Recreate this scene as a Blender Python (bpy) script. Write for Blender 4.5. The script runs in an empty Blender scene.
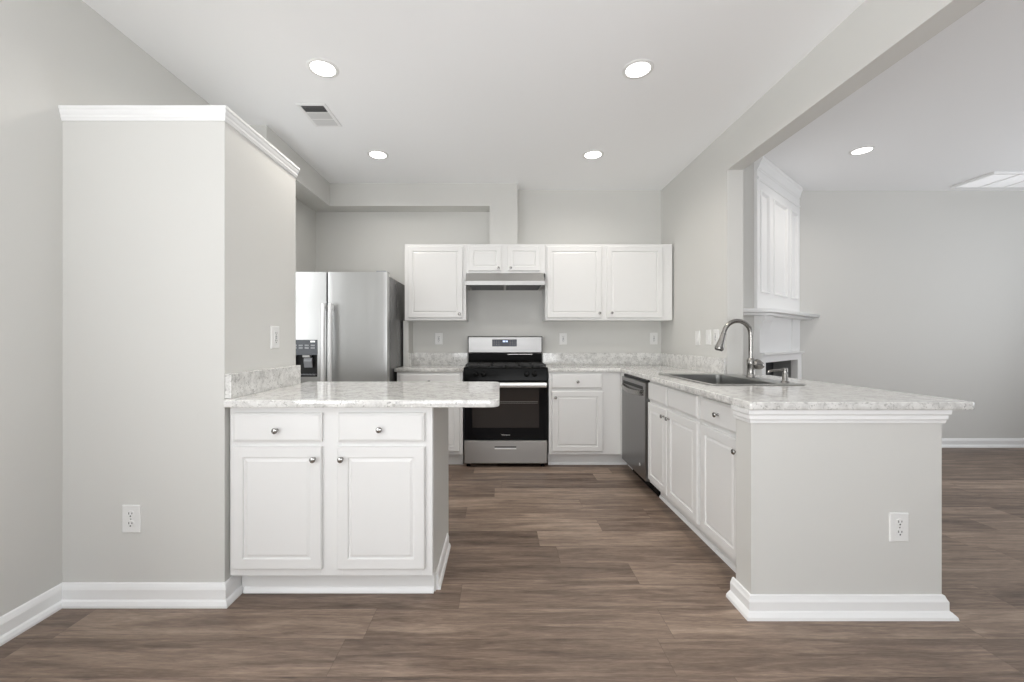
import bpy, bmesh, math
from mathutils import Vector, Matrix

C = bpy.context.scene
COL = C.collection
PI = math.pi

# ------------------------------------------------------------------ camera, sky, exposure
cam_d = bpy.data.cameras.new('camera')
cam = bpy.data.objects.new('camera', cam_d)
COL.objects.link(cam)
cam.location = (0, 0, 1.17)
cam.rotation_euler = (PI / 2, 0, 0)
cam_d.sensor_width = 36.0
cam_d.lens = 14.484
cam_d.shift_x = 12.0 / 1024
cam_d.shift_y = -1.0 / 1024
cam_d.clip_start = 0.05
C.camera = cam

vs = C.view_settings
vs.view_transform = 'Standard'
vs.look = 'None'
vs.gamma = 1.0
vs.exposure = 0.07
vs.use_curve_mapping = False
C.cycles.use_denoising = True
C.cycles.max_bounces = 10
C.cycles.diffuse_bounces = 8

w = bpy.data.worlds.new('daylight')
C.world = w
w.use_nodes = True
bg = w.node_tree.nodes['Background']
bg.inputs[0].default_value = (0.96, 0.98, 1.0, 1)
bg.inputs[1].default_value = 0.35


def area(name, loc, rot, sx, sy, energy, color):
    d = bpy.data.lights.new(name, 'AREA')
    d.shape = 'RECTANGLE'
    d.size = sx
    d.size_y = sy
    d.energy = energy
    d.color = color
    o = bpy.data.objects.new(name, d)
    COL.objects.link(o)
    o.location = loc
    o.rotation_euler = rot
    return o


# added fills behind and left of the camera; living room window at right
area('added_rear_fill', (0.1, -2.4, 0.9), (PI / 2 + 1.24, 0, 0), 2.6, 2.0, 155, (0.97, 0.985, 1.0))  # up-tilted fill, added to brighten the ceiling; no door stands there
area('added_left_fill', (-1.92, -0.75, 1.35), (PI / 2 + .25, 0, -PI / 2), 1.7, 1.5, 82, (0.98, 0.99, 1.0))  # fill added to brighten the surfaces that face left
area('living_window_daylight', (6.3, 2.3, 1.4), (PI / 2 + .40, 0, PI / 2), 2.0, 1.8, 42, (0.93, 0.96, 1.0))


# ------------------------------------------------------------------ helpers
def newmat(name):
    m = bpy.data.materials.new(name)
    m.use_nodes = True
    return m, m.node_tree.nodes, m.node_tree.links, m.node_tree.nodes['Principled BSDF']


def plain(name, col, rough=0.5, metal=0.0, spec=0.5, bump=0.0, bscale=200.0):
    m, n, l, b = newmat(name)
    b.inputs['Base Color'].default_value = (*col, 1)
    b.inputs['Roughness'].default_value = rough
    b.inputs['Metallic'].default_value = metal
    b.inputs['Specular IOR Level'].default_value = spec
    if bump:
        tc = n.new('ShaderNodeTexCoord')
        nz = n.new('ShaderNodeTexNoise')
        nz.inputs['Scale'].default_value = bscale
        nz.inputs['Detail'].default_value = 3
        bp = n.new('ShaderNodeBump')
        bp.inputs['Strength'].default_value = bump
        bp.inputs['Distance'].default_value = 0.002
        l.new(tc.outputs['Object'], nz.inputs['Vector'])
        l.new(nz.outputs['Fac'], bp.inputs['Height'])
        l.new(bp.outputs['Normal'], b.inputs['Normal'])
    return m


def emit(name, col, strength):
    m, n, l, b = newmat(name)
    b.inputs['Base Color'].default_value = (0.8, 0.8, 0.8, 1)
    b.inputs['Emission Color'].default_value = (*col, 1)
    b.inputs['Emission Strength'].default_value = strength
    return m


def brushed(name, col, rough, stretch):
    """brushed metal; stretch = scale of the grain noise along x, y, z"""
    m, n, l, b = newmat(name)
    b.inputs['Metallic'].default_value = 1.0
    tc = n.new('ShaderNodeTexCoord')
    mp = n.new('ShaderNodeMapping')
    mp.inputs['Scale'].default_value = stretch
    nz = n.new('ShaderNodeTexNoise')
    nz.inputs['Scale'].default_value = 1.0
    nz.inputs['Detail'].default_value = 4
    mr = n.new('ShaderNodeMapRange')
    mr.inputs['To Min'].default_value = rough * 0.8
    mr.inputs['To Max'].default_value = rough * 1.25
    mx = n.new('ShaderNodeMix')
    mx.data_type = 'RGBA'
    mx.inputs[6].default_value = (col[0] * 0.98, col[1] * 0.98, col[2] * 0.98, 1)
    mx.inputs[7].default_value = (col[0] * 1.02, col[1] * 1.02, col[2] * 1.02, 1)
    l.new(tc.outputs['Object'], mp.inputs['Vector'])
    l.new(mp.outputs['Vector'], nz.inputs['Vector'])
    l.new(nz.outputs['Fac'], mr.inputs['Value'])
    l.new(nz.outputs['Fac'], mx.inputs[0])
    l.new(mr.outputs['Result'], b.inputs['Roughness'])
    l.new(mx.outputs[2], b.inputs['Base Color'])
    return m


def quartz(name):
    m, n, l, b = newmat(name)
    tc = n.new('ShaderNodeTexCoord')

    def noise(scale, detail, rough=0.6, dist=0.0):
        z = n.new('ShaderNodeTexNoise')
        z.inputs['Scale'].default_value = scale
        z.inputs['Detail'].default_value = detail
        z.inputs['Roughness'].default_value = rough
        z.inputs['Distortion'].default_value = dist
        l.new(tc.outputs['Object'], z.inputs['Vector'])
        return z

    def ramp(src, pts):
        r = n.new('ShaderNodeValToRGB')
        e = r.color_ramp.elements
        e[0].position, e[0].color = pts[0][0], (pts[0][1],) * 3 + (1,)
        e[1].position, e[1].color = pts[1][0], (pts[1][1],) * 3 + (1,)
        for p, v in pts[2:]:
            k = e.new(p)
            k.color = (v, v, v, 1)
        l.new(src.outputs['Fac'], r.inputs['Fac'])
        return r

    def mix(fac, a, bcol):
        x = n.new('ShaderNodeMix')
        x.data_type = 'RGBA'
        l.new(fac.outputs[0], x.inputs[0])
        if isinstance(a, tuple):
            x.inputs[6].default_value = (*a, 1)
        else:
            l.new(a.outputs[2], x.inputs[6])
        x.inputs[7].default_value = (*bcol, 1)
        return x
    c1 = ramp(noise(22, 4), [(0.42, 0.0), (0.66, 1.0)])
    m1 = mix(c1, (0.76, 0.755, 0.735), (0.56, 0.555, 0.54))
    c2 = ramp(noise(48, 5, 0.7, 1.6), [(0.545, 0.0), (0.62, 0.85)])
    m2 = mix(c2, m1, (0.34, 0.335, 0.32))
    c3 = ramp(noise(75, 3, 0.6), [(0.60, 0.0), (0.68, 0.75)])
    m3 = mix(c3, m2, (0.86, 0.86, 0.85))
    l.new(m3.outputs[2], b.inputs['Base Color'])
    b.inputs['Roughness'].default_value = 0.1
    b.inputs['Specular IOR Level'].default_value = 0.55
    return m


def plank_floor(name, pw=0.182, pl=1.22):
    m, n, l, b = newmat(name)
    tc = n.new('ShaderNodeTexCoord')
    sp = n.new('ShaderNodeSeparateXYZ')
    l.new(tc.outputs['Object'], sp.inputs[0])

    def math_(op, a, c=None):
        k = n.new('ShaderNodeMath')
        k.operation = op
        for i, v in ((0, a), (1, c)):
            if v is None:
                continue
            if isinstance(v, (int, float)):
                k.inputs[i].default_value = v
            else:
                l.new(v, k.inputs[i])
        return k.outputs[0]

    def white(v):
        k = n.new('ShaderNodeTexWhiteNoise')
        k.noise_dimensions = '1D'
        l.new(v, k.inputs['W'])
        return k.outputs['Value']
    yy = math_('DIVIDE', math_('ADD', sp.outputs['Y'], 10.035), pw)
    row = math_('FLOOR', yy)
    fy = math_('FRACT', yy)
    off = math_('MULTIPLY', white(row), pl)
    xx = math_('DIVIDE', math_('ADD', math_('ADD', sp.outputs['X'], 20.0), off), pl)
    colm = math_('FLOOR', xx)
    fx = math_('FRACT', xx)
    pid = math_('ADD', math_('MULTIPLY', row, 37.31), math_('MULTIPLY', colm, 5.77))
    rnd = white(pid)
    # grain coordinates: stretched along x, shifted per plank
    cb = n.new('ShaderNodeCombineXYZ')
    l.new(math_('MULTIPLY', sp.outputs['X'], 1.0), cb.inputs[0])
    l.new(math_('MULTIPLY', sp.outputs['Y'], 11.0), cb.inputs[1])
    l.new(math_('MULTIPLY', rnd, 57.0), cb.inputs[2])

    def noise(scale, detail, rough, dist):
        z = n.new('ShaderNodeTexNoise')
        z.inputs['Scale'].default_value = scale
        z.inputs['Detail'].default_value = detail
        z.inputs['Roughness'].default_value = rough
        z.inputs['Distortion'].default_value = dist
        l.new(cb.outputs[0], z.inputs['Vector'])
        return z.outputs['Fac']
    broad = noise(1.7, 4, 0.6, 0.9)
    fine = noise(7.0, 8, 0.72, 1.0)
    grit = noise(24.0, 4, 0.6, 0.4)
    v = math_('ADD', math_('ADD', math_('MULTIPLY', broad, 0.50), math_('MULTIPLY', fine, 0.32)), math_('MULTIPLY', grit, 0.18))
    v = math_('ADD', v, math_('MULTIPLY', math_('SUBTRACT', rnd, 0.5), 0.13))
    r = n.new('ShaderNodeValToRGB')
    e = r.color_ramp.elements
    e[0].position, e[0].color = 0.335, (0.070, 0.047, 0.036, 1)
    e[1].position, e[1].color = 0.66, (0.40, 0.305, 0.235, 1)
    k = e.new(0.47)
    k.color = (0.178, 0.128, 0.098, 1)
    k = e.new(0.56)
    k.color = (0.268, 0.198, 0.152, 1)
    l.new(v, r.inputs['Fac'])
    # seams
    sy = math_('LESS_THAN', math_('MINIMUM', fy, math_('SUBTRACT', 1.0, fy)), 0.006)
    sx = math_('LESS_THAN', math_('MINIMUM', fx, math_('SUBTRACT', 1.0, fx)), 0.0009)
    seam = math_('MULTIPLY', math_('MAXIMUM', sy, sx), 0.45)
    mx = n.new('ShaderNodeMix')
    mx.data_type = 'RGBA'
    l.new(seam, mx.inputs[0])
    l.new(r.outputs['Color'], mx.inputs[6])
    mx.inputs[7].default_value = (0.05, 0.038, 0.03, 1)
    l.new(mx.outputs[2], b.inputs['Base Color'])
    mr = n.new('ShaderNodeMapRange')
    mr.inputs['To Min'].default_value = 0.36
    mr.inputs['To Max'].default_value = 0.52
    l.new(fine, mr.inputs['Value'])
    l.new(mr.outputs['Result'], b.inputs['Roughness'])
    bp = n.new('ShaderNodeBump')
    bp.inputs['Strength'].default_value = 0.12
    bp.inputs['Distance'].default_value = 0.002
    l.new(v, bp.inputs['Height'])
    l.new(bp.outputs['Normal'], b.inputs['Normal'])
    b.inputs['Specular IOR Level'].default_value = 0.4
    return m


M = {
    'wall': plain('greige_wall_paint', (0.650, 0.647, 0.624), 0.75, bump=0.08, bscale=260),
    'ceiling': plain('ceiling_paint', (0.915, 0.923, 0.932), 0.85, bump=0.06, bscale=300),
    'trim': plain('white_trim_paint', (0.86, 0.865, 0.865), 0.35),
    'cab': plain('white_cabinet_paint', (0.78, 0.78, 0.772), 0.33),
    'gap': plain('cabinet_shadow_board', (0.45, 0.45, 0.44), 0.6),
    'quartz': quartz('speckled_quartz'),
    'floor': plank_floor('brown_vinyl_planks'),
    'steel_v': brushed('stainless_vertical_grain', (0.50, 0.50, 0.495), 0.36, (50, 50, 0.8)),
    'steel_h': brushed('stainless_horizontal_grain', (0.45, 0.445, 0.435), 0.36, (1.5, 1.5, 110)),
    'steel_bg': brushed('backguard_steel', (0.36, 0.355, 0.35), 0.36, (1.5, 1.5, 110)),
    'steel_dw': brushed('dark_stainless', (0.25, 0.245, 0.24), 0.30, (60, 60, 1.0)),
    'steel_sink': plain('sink_steel', (0.42, 0.42, 0.41), 0.30, 1.0),
    'nickel': plain('brushed_nickel', (0.30, 0.29, 0.275), 0.25, 1.0),
    'knob': plain('satin_nickel', (0.38, 0.375, 0.365), 0.22, 1.0),
    'handle': plain('bright_steel_handle', (0.84, 0.84, 0.84), 0.36, 0.7),
    'fridge_side': plain('charcoal_textured_steel', (0.11, 0.11, 0.11), 0.26, 0.0, 0.6),
    'black': plain('black_enamel', (0.006, 0.006, 0.006), 0.15, 0, 0.08),
    'iron': plain('cast_iron', (0.025, 0.025, 0.025), 0.5, 0, 0.4),
    'glass': plain('black_glass', (0.005, 0.005, 0.006), 0.05, 0, 0.15),
    'window_glass': plain('smoky_oven_glass', (0.026, 0.022, 0.020), 0.07, 0, 0.32),
    'dark': plain('dark_recess', (0.02, 0.02, 0.02), 0.6),
    'plastic': plain('white_plastic', (0.80, 0.80, 0.79), 0.3),
    'plastic_gap': plain('outlet_slot', (0.06, 0.06, 0.06), 0.6),
    'grey_plastic': plain('grey_plastic', (0.30, 0.31, 0.33), 0.35),
    'dispenser_grey': plain('dispenser_panel', (0.045, 0.052, 0.062), 0.15),
    'vent_dark': plain('vent_duct', (0.05, 0.05, 0.05), 0.8),
    'vent_slat': plain('vent_slat_paint', (0.62, 0.62, 0.62), 0.5),
    'firebox': plain('dark_firebox', (0.030, 0.030, 0.032), 0.7, bump=0.3, bscale=60),
    'lit_cheek': plain('lit_firebox_grey', (0.30, 0.30, 0.30), 0.4),  # paler firebox grey with the light put in, for the far cheek
    'logo': plain('silver_lettering', (0.75, 0.75, 0.75), 0.3, 0.6),
    'filter': plain('dark_filter_mesh', (0.10, 0.10, 0.10), 0.45, 0.8),
    'pane': emit('glowing_pane', (0.95, 0.98, 1.0), 2.2),
    'grille': plain('bright_white_grille', (0.93, 0.93, 0.93), 0.3),
    'rack': plain('dim_oven_rack', (0.16, 0.15, 0.14), 0.35, 0.8),
    'lens': emit('lamp_lens', (1.0, 0.985, 0.96), 6.0),
    'clock': emit('clock_digits', (0.45, 0.6, 1.0), 1.6),
    'display': plain('display_glass', (0.008, 0.010, 0.03), 0.10, 0, 0.15),
}


class B:
    """collects shapes in world (or local) coordinates and links them as one mesh object"""

    def __init__(s):
        s.bm = bmesh.new()

    def box(s, x0, x1, y0, y1, z0, z1, bev=0.0, seg=2):
        t = bmesh.new()
        bmesh.ops.create_cube(t, size=1.0)
        for v in t.verts:
            v.co = Vector((x0 + (v.co.x + .5) * (x1 - x0), y0 + (v.co.y + .5) * (y1 - y0), z0 + (v.co.z + .5) * (z1 - z0)))
        if bev:
            bmesh.ops.bevel(t, geom=list(t.edges), offset=bev, segments=seg, affect='EDGES', profile=0.5)
        s.merge(t)
        return s

    def merge(s, t, mat=None):
        if mat is not None:
            bmesh.ops.transform(t, matrix=mat, verts=t.verts)
        bmesh.ops.recalc_face_normals(t, faces=t.faces)
        me = bpy.data.meshes.new('tmp')
        t.to_mesh(me)
        t.free()
        s.bm.from_mesh(me)
        bpy.data.meshes.remove(me)

    def loops(s, rings, cap0=True, cap1=True, closed=True):
        """skin a list of equally long vertex rings"""
        t = bmesh.new()
        rv = [[t.verts.new(p) for p in r] for r in rings]
        k = len(rings[0])
        for a, c in zip(rv, rv[1:]):
            for i in range(k if closed else k - 1):
                j = (i + 1) % k
                t.faces.new((a[i], a[j], c[j], c[i]))
        if cap0:
            t.faces.new(rv[0][::-1])
        if cap1:
            t.faces.new(rv[-1])
        s.merge(t)
        return s

    def prism(s, poly, f0, f1):
        """poly: list of 2d points; f0, f1 map a 2d point to 3d"""
        return s.loops([[f0(p) for p in poly], [f1(p) for p in poly]])

    def lathe(s, prof, centre, axis='Z', seg=24, cap=True):
        rings = []
        cx, cy, cz = centre
        for r, h in prof:
            ring = []
            for i in range(seg):
                a = 2 * PI * i / seg
                u, v = r * math.cos(a), r * math.sin(a)
                if axis == 'Z':
                    ring.append((cx + u, cy + v, cz + h))
                elif axis == 'Y':
                    ring.append((cx + u, cy - h, cz + v))      # h grows towards -y
                else:
                    ring.append((cx - h, cy + u, cz + v))      # h grows towards -x
            rings.append(ring)
        return s.loops(rings, cap, cap)

    def tube(s, pts, rad, seg=12):
        pts = [Vector(p) for p in pts]
        n = len(pts)
        rads = rad if isinstance(rad, (list, tuple)) else [rad] * n
        rings = []
        ref = None
        for i, p in enumerate(pts):
            d = (pts[min(i + 1, n - 1)] - pts[max(i - 1, 0)]).normalized()
            if ref is None:
                ref = Vector((0, 0, 1)) if abs(d.z) < 0.9 else Vector((0, 1, 0))
            u = d.cross(ref).normalized()
            ref = u.cross(d).normalized()
            rings.append([p + (u * math.cos(2 * PI * k / seg) + ref * math.sin(2 * PI * k / seg)) * rads[i] for k in range(seg)])
        return s.loops(rings)

    def sweep(s, path, prof):
        """moulding: profile [(out, z)...] swept along xy path, out to the RIGHT of travel, mitred corners"""
        n = len(path)
        rings = []
        for i in range(n):
            p = Vector(path[i])
            ns = []
            if i > 0:
                d = (p - Vector(path[i - 1])).normalized()
                ns.append(Vector((d.y, -d.x)))
            if i < n - 1:
                d = (Vector(path[i + 1]) - p).normalized()
                ns.append(Vector((d.y, -d.x)))
            if len(ns) == 2:
                m_ = (ns[0] + ns[1])
                m_ = m_ / m_.length_squared * 2
            else:
                m_ = ns[0]
            rings.append([(p.x + m_.x * o, p.y + m_.y * o, z) for o, z in prof])
        return s.loops(rings)

    def panel(s, u0, u1, v0, v1, prof, T):
        """rectangular relief: prof [(inset, depth)...]; T maps (u, v, depth) to 3d"""
        rings = []
        for ins, d in prof:
            rings.append([T(u0 + ins, v0 + ins, d), T(u1 - ins, v0 + ins, d), T(u1 - ins, v1 - ins, d), T(u0 + ins, v1 - ins, d)])
        return s.loops(rings)

    def build(s, name, mat, parent=None, local=False, smooth=False, kind=None):
        bm = s.bm
        o_loc = Vector((0, 0, 0))
        if parent is not None and not local:
            q = parent
            while q is not None:
                o_loc += q.location
                q = q.parent
            for v in bm.verts:
                v.co -= o_loc
        me = bpy.data.meshes.new(name)
        bm.to_mesh(me)
        bm.free()
        me.materials.append(mat)
        if smooth:
            for p in me.polygons:
                p.use_smooth = True
            me.set_sharp_from_angle(angle=math.radians(35))
        o = bpy.data.objects.new(name, me)
        COL.objects.link(o)
        if parent is not None:
            o.parent = parent
        if kind:
            o['kind'] = kind
        return o


def thing(name, label, cat, loc, group=None, rotz=0.0):
    o = bpy.data.objects.new(name, None)
    o.empty_display_size = 0.1
    COL.objects.link(o)
    o.location = loc
    o.rotation_euler = (0, 0, rotz)
    o['label'] = label
    o['category'] = cat
    if group:
        o['group'] = group
    return o


def copy_tree(o, parent=None):
    c = o.copy()
    COL.objects.link(c)
    if parent is not None:
        c.parent = parent
    for ch in list(o.children):
        copy_tree(ch, c)
    return c


def structure(b, name, mat, smooth=False):
    return b.build(name, mat, kind='structure', smooth=smooth)


def slab(outline, holes, z0, z1, bev=0.004):
    """flat stone slab with eased edges from 2d outline and holes -> B"""
    cu = bpy.data.curves.new('slab_outline', 'CURVE')
    cu.dimensions = '2D'
    cu.fill_mode = 'BOTH'
    cu.extrude = (z1 - z0) / 2 - bev
    cu.bevel_depth = bev
    cu.bevel_resolution = 2
    cu.offset = -bev
    for pts in [outline] + holes:
        sp = cu.splines.new('POLY')
        sp.points.add(len(pts) - 1)
        for k, p in zip(sp.points, pts):
            k.co = (p[0], p[1], 0, 1)
        sp.use_cyclic_u = True
    ob = bpy.data.objects.new('slab_outline', cu)
    COL.objects.link(ob)
    dg = bpy.context.evaluated_depsgraph_get()
    me = bpy.data.meshes.new_from_object(ob.evaluated_get(dg))
    b = B()
    b.bm.from_mesh(me)
    bpy.data.objects.remove(ob)
    bpy.data.curves.remove(cu)
    bpy.data.meshes.remove(me)
    bmesh.ops.remove_doubles(b.bm, verts=b.bm.verts, dist=0.0002)
    bmesh.ops.recalc_face_normals(b.bm, faces=b.bm.faces)
    for v in b.bm.verts:
        v.co.z += (z0 + z1) / 2
    return b


def rounded(pts, rads, seg=6):
    """round polygon corners; rads: one radius per corner"""
    out = []
    n = len(pts)
    for i in range(n):
        p, r = Vector(pts[i]), rads[i]
        if r <= 0:
            out.append((p.x, p.y))
            continue
        a = (Vector(pts[i - 1]) - p).normalized()
        c = (Vector(pts[(i + 1) % n]) - p).normalized()
        p0, p1 = p + a * r, p + c * r
        for k in range(seg + 1):
            t = k / seg
            q = p0 * (1 - t) ** 2 + p * 2 * t * (1 - t) * 0.92 + p * 2 * t * (1 - t) * 0.08 + p1 * t ** 2
            out.append((q.x, q.y))
    return out


def text_mesh(body, size, mat_world, extrude=0.0006):
    cu = bpy.data.curves.new('lettering', 'FONT')
    cu.body = body
    cu.size = size
    cu.align_x = 'CENTER'
    cu.align_y = 'CENTER'
    cu.extrude = extrude
    ob = bpy.data.objects.new('lettering', cu)
    COL.objects.link(ob)
    dg = bpy.context.evaluated_depsgraph_get()
    me = bpy.data.meshes.new_from_object(ob.evaluated_get(dg))
    b = B()
    b.bm.from_mesh(me)
    bpy.data.objects.remove(ob)
    bpy.data.curves.remove(cu)
    bpy.data.meshes.remove(me)
    bmesh.ops.transform(b.bm, matrix=mat_world, verts=b.bm.verts)
    return b


# ------------------------------------------------------------------ the setting
XL, XR, XR2 = -1.938, 1.695, 1.815
YB, YL = 4.33, 4.50
H, HL = 2.745, 2.80
YF = -3.2
XE = 6.6
HEAD = 2.44
JAMB = 3.075

structure(B().box(XL - .12, XE, YF, YL + .12, -0.1, 0.0), 'floor', M['floor'])
structure(B().box(XL - .12, XR + .001, YF, YB + .12, H, H + .12), 'ceiling', M['ceiling'])
structure(B().box(XR2 - .001, XE, YF, YL + .12, HL, HL + .065), 'ceiling_living', M['ceiling'])
structure(B().box(XL - .12, XL, YF, YB + .12, 0, H), 'wall_left', M['wall'])
structure(B().box(XL, XR, YB, YB + .12, 0, H), 'wall_back', M['wall'])
structure(B().box(-.967, -.914, 4.116, YB, 0.9105, 1.3615), 'wall_return', M['wall'])      # short return beside the refrigerator
# partition with the wide opening over the peninsula: jamb + header
structure(B().box(XR, XR2, JAMB, YB + .12, 0, H + .05), 'wall_right', M['wall'])
structure(B().box(XR, XR2, YF, JAMB, HEAD, H + .05), 'wall_header', M['wall'])
structure(B().box(XR2, XE, YL, YL + .12, 0, HL), 'wall_living', M['wall'])
# pantry enclosure
# (hollow: the unseen lid is sunk to trap the downlight's bounce)
b = B().box(XL, -1.22, 1.825, 2.46, 0, 1.60)
pp = [(XL, 1.825), (-1.22, 1.825), (-1.22, 2.46), (XL, 2.46), (XL, 2.37), (-1.31, 2.37), (-1.31, 1.915), (XL, 1.915)]
b.prism(pp, lambda p: (p[0], p[1], 1.60), lambda p: (p[0], p[1], 2.198))
structure(b, 'wall_pantry', M['wall'])
# half wall carrying the sink peninsula
poly = [(1.066, 1.75), (1.876, 1.75), (1.876, JAMB), (1.757, JAMB), (1.757, 1.862), (1.066, 1.862)]
structure(B().prism(poly, lambda p: (p[0], p[1], 0), lambda p: (p[0], p[1], .876)), 'wall_peninsula', M['wall'])
# dropped soffit: along the left wall, across the back, and down to the wall cabinets
b = B()
b.box(XL, -1.71, 3.02, 4.14, 2.517, H)
sp_ = [(XL, 2.517), (-.1055, 2.517), (-.1055, 2.105), (.176, 2.105), (.176, H), (XL, H)]
b.prism(sp_, lambda p: (p[0], 4.14, p[1]), lambda p: (p[0], YB, p[1]))
structure(b, 'wall_soffit', M['wall'])

# chimney breast across the far living room corner
FD = Vector((0.766, 0.643))
FN = Vector((0.643, -0.766))
F0 = Vector((2.271, 3.684))


def F(t, off, z):
    p = F0 + FD * t + FN * off
    return (p.x, p.y, z)


ft = [F0.x, F0.y]
# drywall breast with the firebox opening left free (return, left cheek, right cheek, top)
b = B()
pl = [(XR2, 3.684), (F0.x, F0.y), F(0.09, 0, 0)[:2], F(0.09, -.5, 0)[:2], (XR2, 4.0)]
b.prism(pl, lambda p: (p[0], p[1], 0), lambda p: (p[0], p[1], HL))
pr = [F(1.13, 0, 0)[:2], F(1.27, 0, 0)[:2], F(1.13, -.19, 0)[:2]]
b.prism(pr, lambda p: (p[0], p[1], 0), lambda p: (p[0], p[1], HL))
pt = [F(0.09, 0, 0)[:2], F(1.13, 0, 0)[:2], F(1.13, -.2, 0)[:2], F(0.09, -.2, 0)[:2]]
b.prism(pt, lambda p: (p[0], p[1], 1.0), lambda p: (p[0], p[1], HL))
structure(b, 'wall_chimney', M['wall'])

# unseen window assumed in the left wall of the refrigerator alcove, for its light
WY0, WY1, WZ0, WZ1 = 2.62, 3.40, 0.95, 2.15
b = B()
for (y0, y1, z0, z1) in ((WY0 - .07, WY1 + .07, WZ1, WZ1 + .07), (WY0 - .07, WY1 + .07, WZ0 - .07, WZ0), (WY0 - .07, WY0, WZ0, WZ1), (WY1, WY1 + .07, WZ0, WZ1), (WY0, WY1, 1.535, 1.565)):
    b.box(XL + .0005, XL + .018, y0, y1, z0, z1, .002)
structure(b, 'assumed_window_1', M['trim'])
structure(B().box(XL + .0005, XL + .004, WY0, WY1, WZ0, WZ1), 'assumed_window_2', M['pane'])  # glowing pane added to whiten the freezer door

# frame added round the unseen left fill light set at the top
b = B()
for (y0, y1, z0, z1) in ((-1.68, .18, 2.12, 2.20), (-1.68, .18, .52, .60), (-1.68, -1.60, .60, 2.12), (.10, .18, .60, 2.12)):
    b.box(XL + .0005, XL + .018, y0, y1, z0, z1, .002)
structure(b, 'added_window_3', M['trim'])

# baseboards with shoe moulding
BASE = [(0, 0), (0.030, 0), (0.030, 0.010), (0.024, 0.024), (0.016, 0.030), (0.016, 0.072), (0.013, 0.082), (0.008, 0.094), (0.004, 0.097), (0, 0.097)]
BASE_P = [(0, 0), (0.036, 0), (0.034, 0.012), (0.022, 0.026), (0.016, 0.030), (0.016, 0.066), (0.011, 0.076), (0.007, 0.088), (0, 0.090)]
# moulding lies on the right of the direction of travel
structure(B().sweep([(-1.22, 1.93), (-1.22, 1.825), (XL, 1.825), (XL, YF)][::-1], BASE), 'baseboard_left', M['trim'])
structure(B().sweep([(1.066, 1.880), (1.066, 1.75), (1.876, 1.75), (1.876, JAMB)], BASE_P), 'baseboard_peninsula', M['trim'])
structure(B().sweep([(F(1.27, 0, 0)[0], YL), (XE, YL)], BASE), 'baseboard_living', M['trim'])
# crown on the pantry box
CROWN = [(0, 2.140), (0.004, 2.140), (0.006, 2.148), (0.0085, 2.153), (0.0085, 2.163), (0.011, 2.168), (0.013, 2.176), (0.013, 2.184), (0.017, 2.190), (0.017, 2.200), (0, 2.200)]
structure(B().sweep([(XL, 1.825), (-1.22, 1.825), (-1.22, 2.46), (-1.23, 2.46)], CROWN), 'trim_1', M['trim'])
# moulding under the peninsula counter
CAP = [(0, 0.818), (0.008, 0.818), (0.010, 0.830), (0.014, 0.836), (0.014, 0.852), (0.020, 0.858), (0.022, 0.876), (0, 0.876)]
structure(B().sweep([(1.066, 1.862), (1.066, 1.75), (1.876, 1.75), (1.876, JAMB)], CAP), 'trim_2', M['trim'])

# ------------------------------------------------------------------ cabinets
DOOR = [(0, 0), (0, 0.015), (0.004, 0.020), (0.046, 0.020), (0.049, 0.0135), (0.053, 0.013), (0.066, 0.0185), (0.068, 0.0185)]
SMALL_DOOR = [(0, 0), (0, 0.015), (0.004, 0.020), (0.042, 0.020), (0.045, 0.014), (0.048, 0.0135), (0.058, 0.0185), (0.060, 0.0185)]
DRAWER = [(0, 0), (0, 0.014), (0.010, 0.019), (0.011, 0.020)]
KNOB = [(0.0, 0), (0.0075, 0), (0.0075, 0.003), (0.0052, 0.006), (0.0048, 0.014), (0.0085, 0.017), (0.0128, 0.020), (0.0134, 0.0235), (0.011, 0.027), (0.005, 0.029), (0.0, 0.0292)]


def facing_front(y):
    return lambda u, v, d: (u, y - d, v)


def facing_left(x):
    return lambda u, v, d: (x - d, u, v)


def knob(parent, T, u, v, axis):
    B().lathe(KNOB[1:-1], T(u, v, 0.0195), axis, 20).build('knob', M['knob'], parent, smooth=True)


def fronts(root, T, axis, spec):
    """spec: list of (kind, u0, u1, v0, v1, knob or None)"""
    for kind, u0, u1, v0, v1, kn in spec:
        prof = {'door': DOOR, 'small': SMALL_DOOR, 'drawer': DRAWER}[kind]
        d = B().panel(u0, u1, v0, v1, prof, T).build('drawer_front' if kind == 'drawer' else 'door', M['cab'], root)
        if kn:
            knob(d, T, kn[0], kn[1], axis)


def frame(u0, u1, v0, v1, stiles, rails, T, w_=0.04, th=0.018):
    """face frame: a flat grid of stiles and rails in front of the carcass"""
    b = B()

    def bar(a0, a1, c0, c1):
        b.panel(a0, a1, c0, c1, [(0, -th), (0, -0.001), (0.001, 0)], T)
    for a0, a1 in stiles:
        bar(a0, a1, v0, v1)
    ed = sorted(stiles)
    for (p, q) in zip(ed, ed[1:]):
        for c0, c1 in rails:
            bar(q[0] if False else p[1], q[0], c0, c1)
    return b


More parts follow.
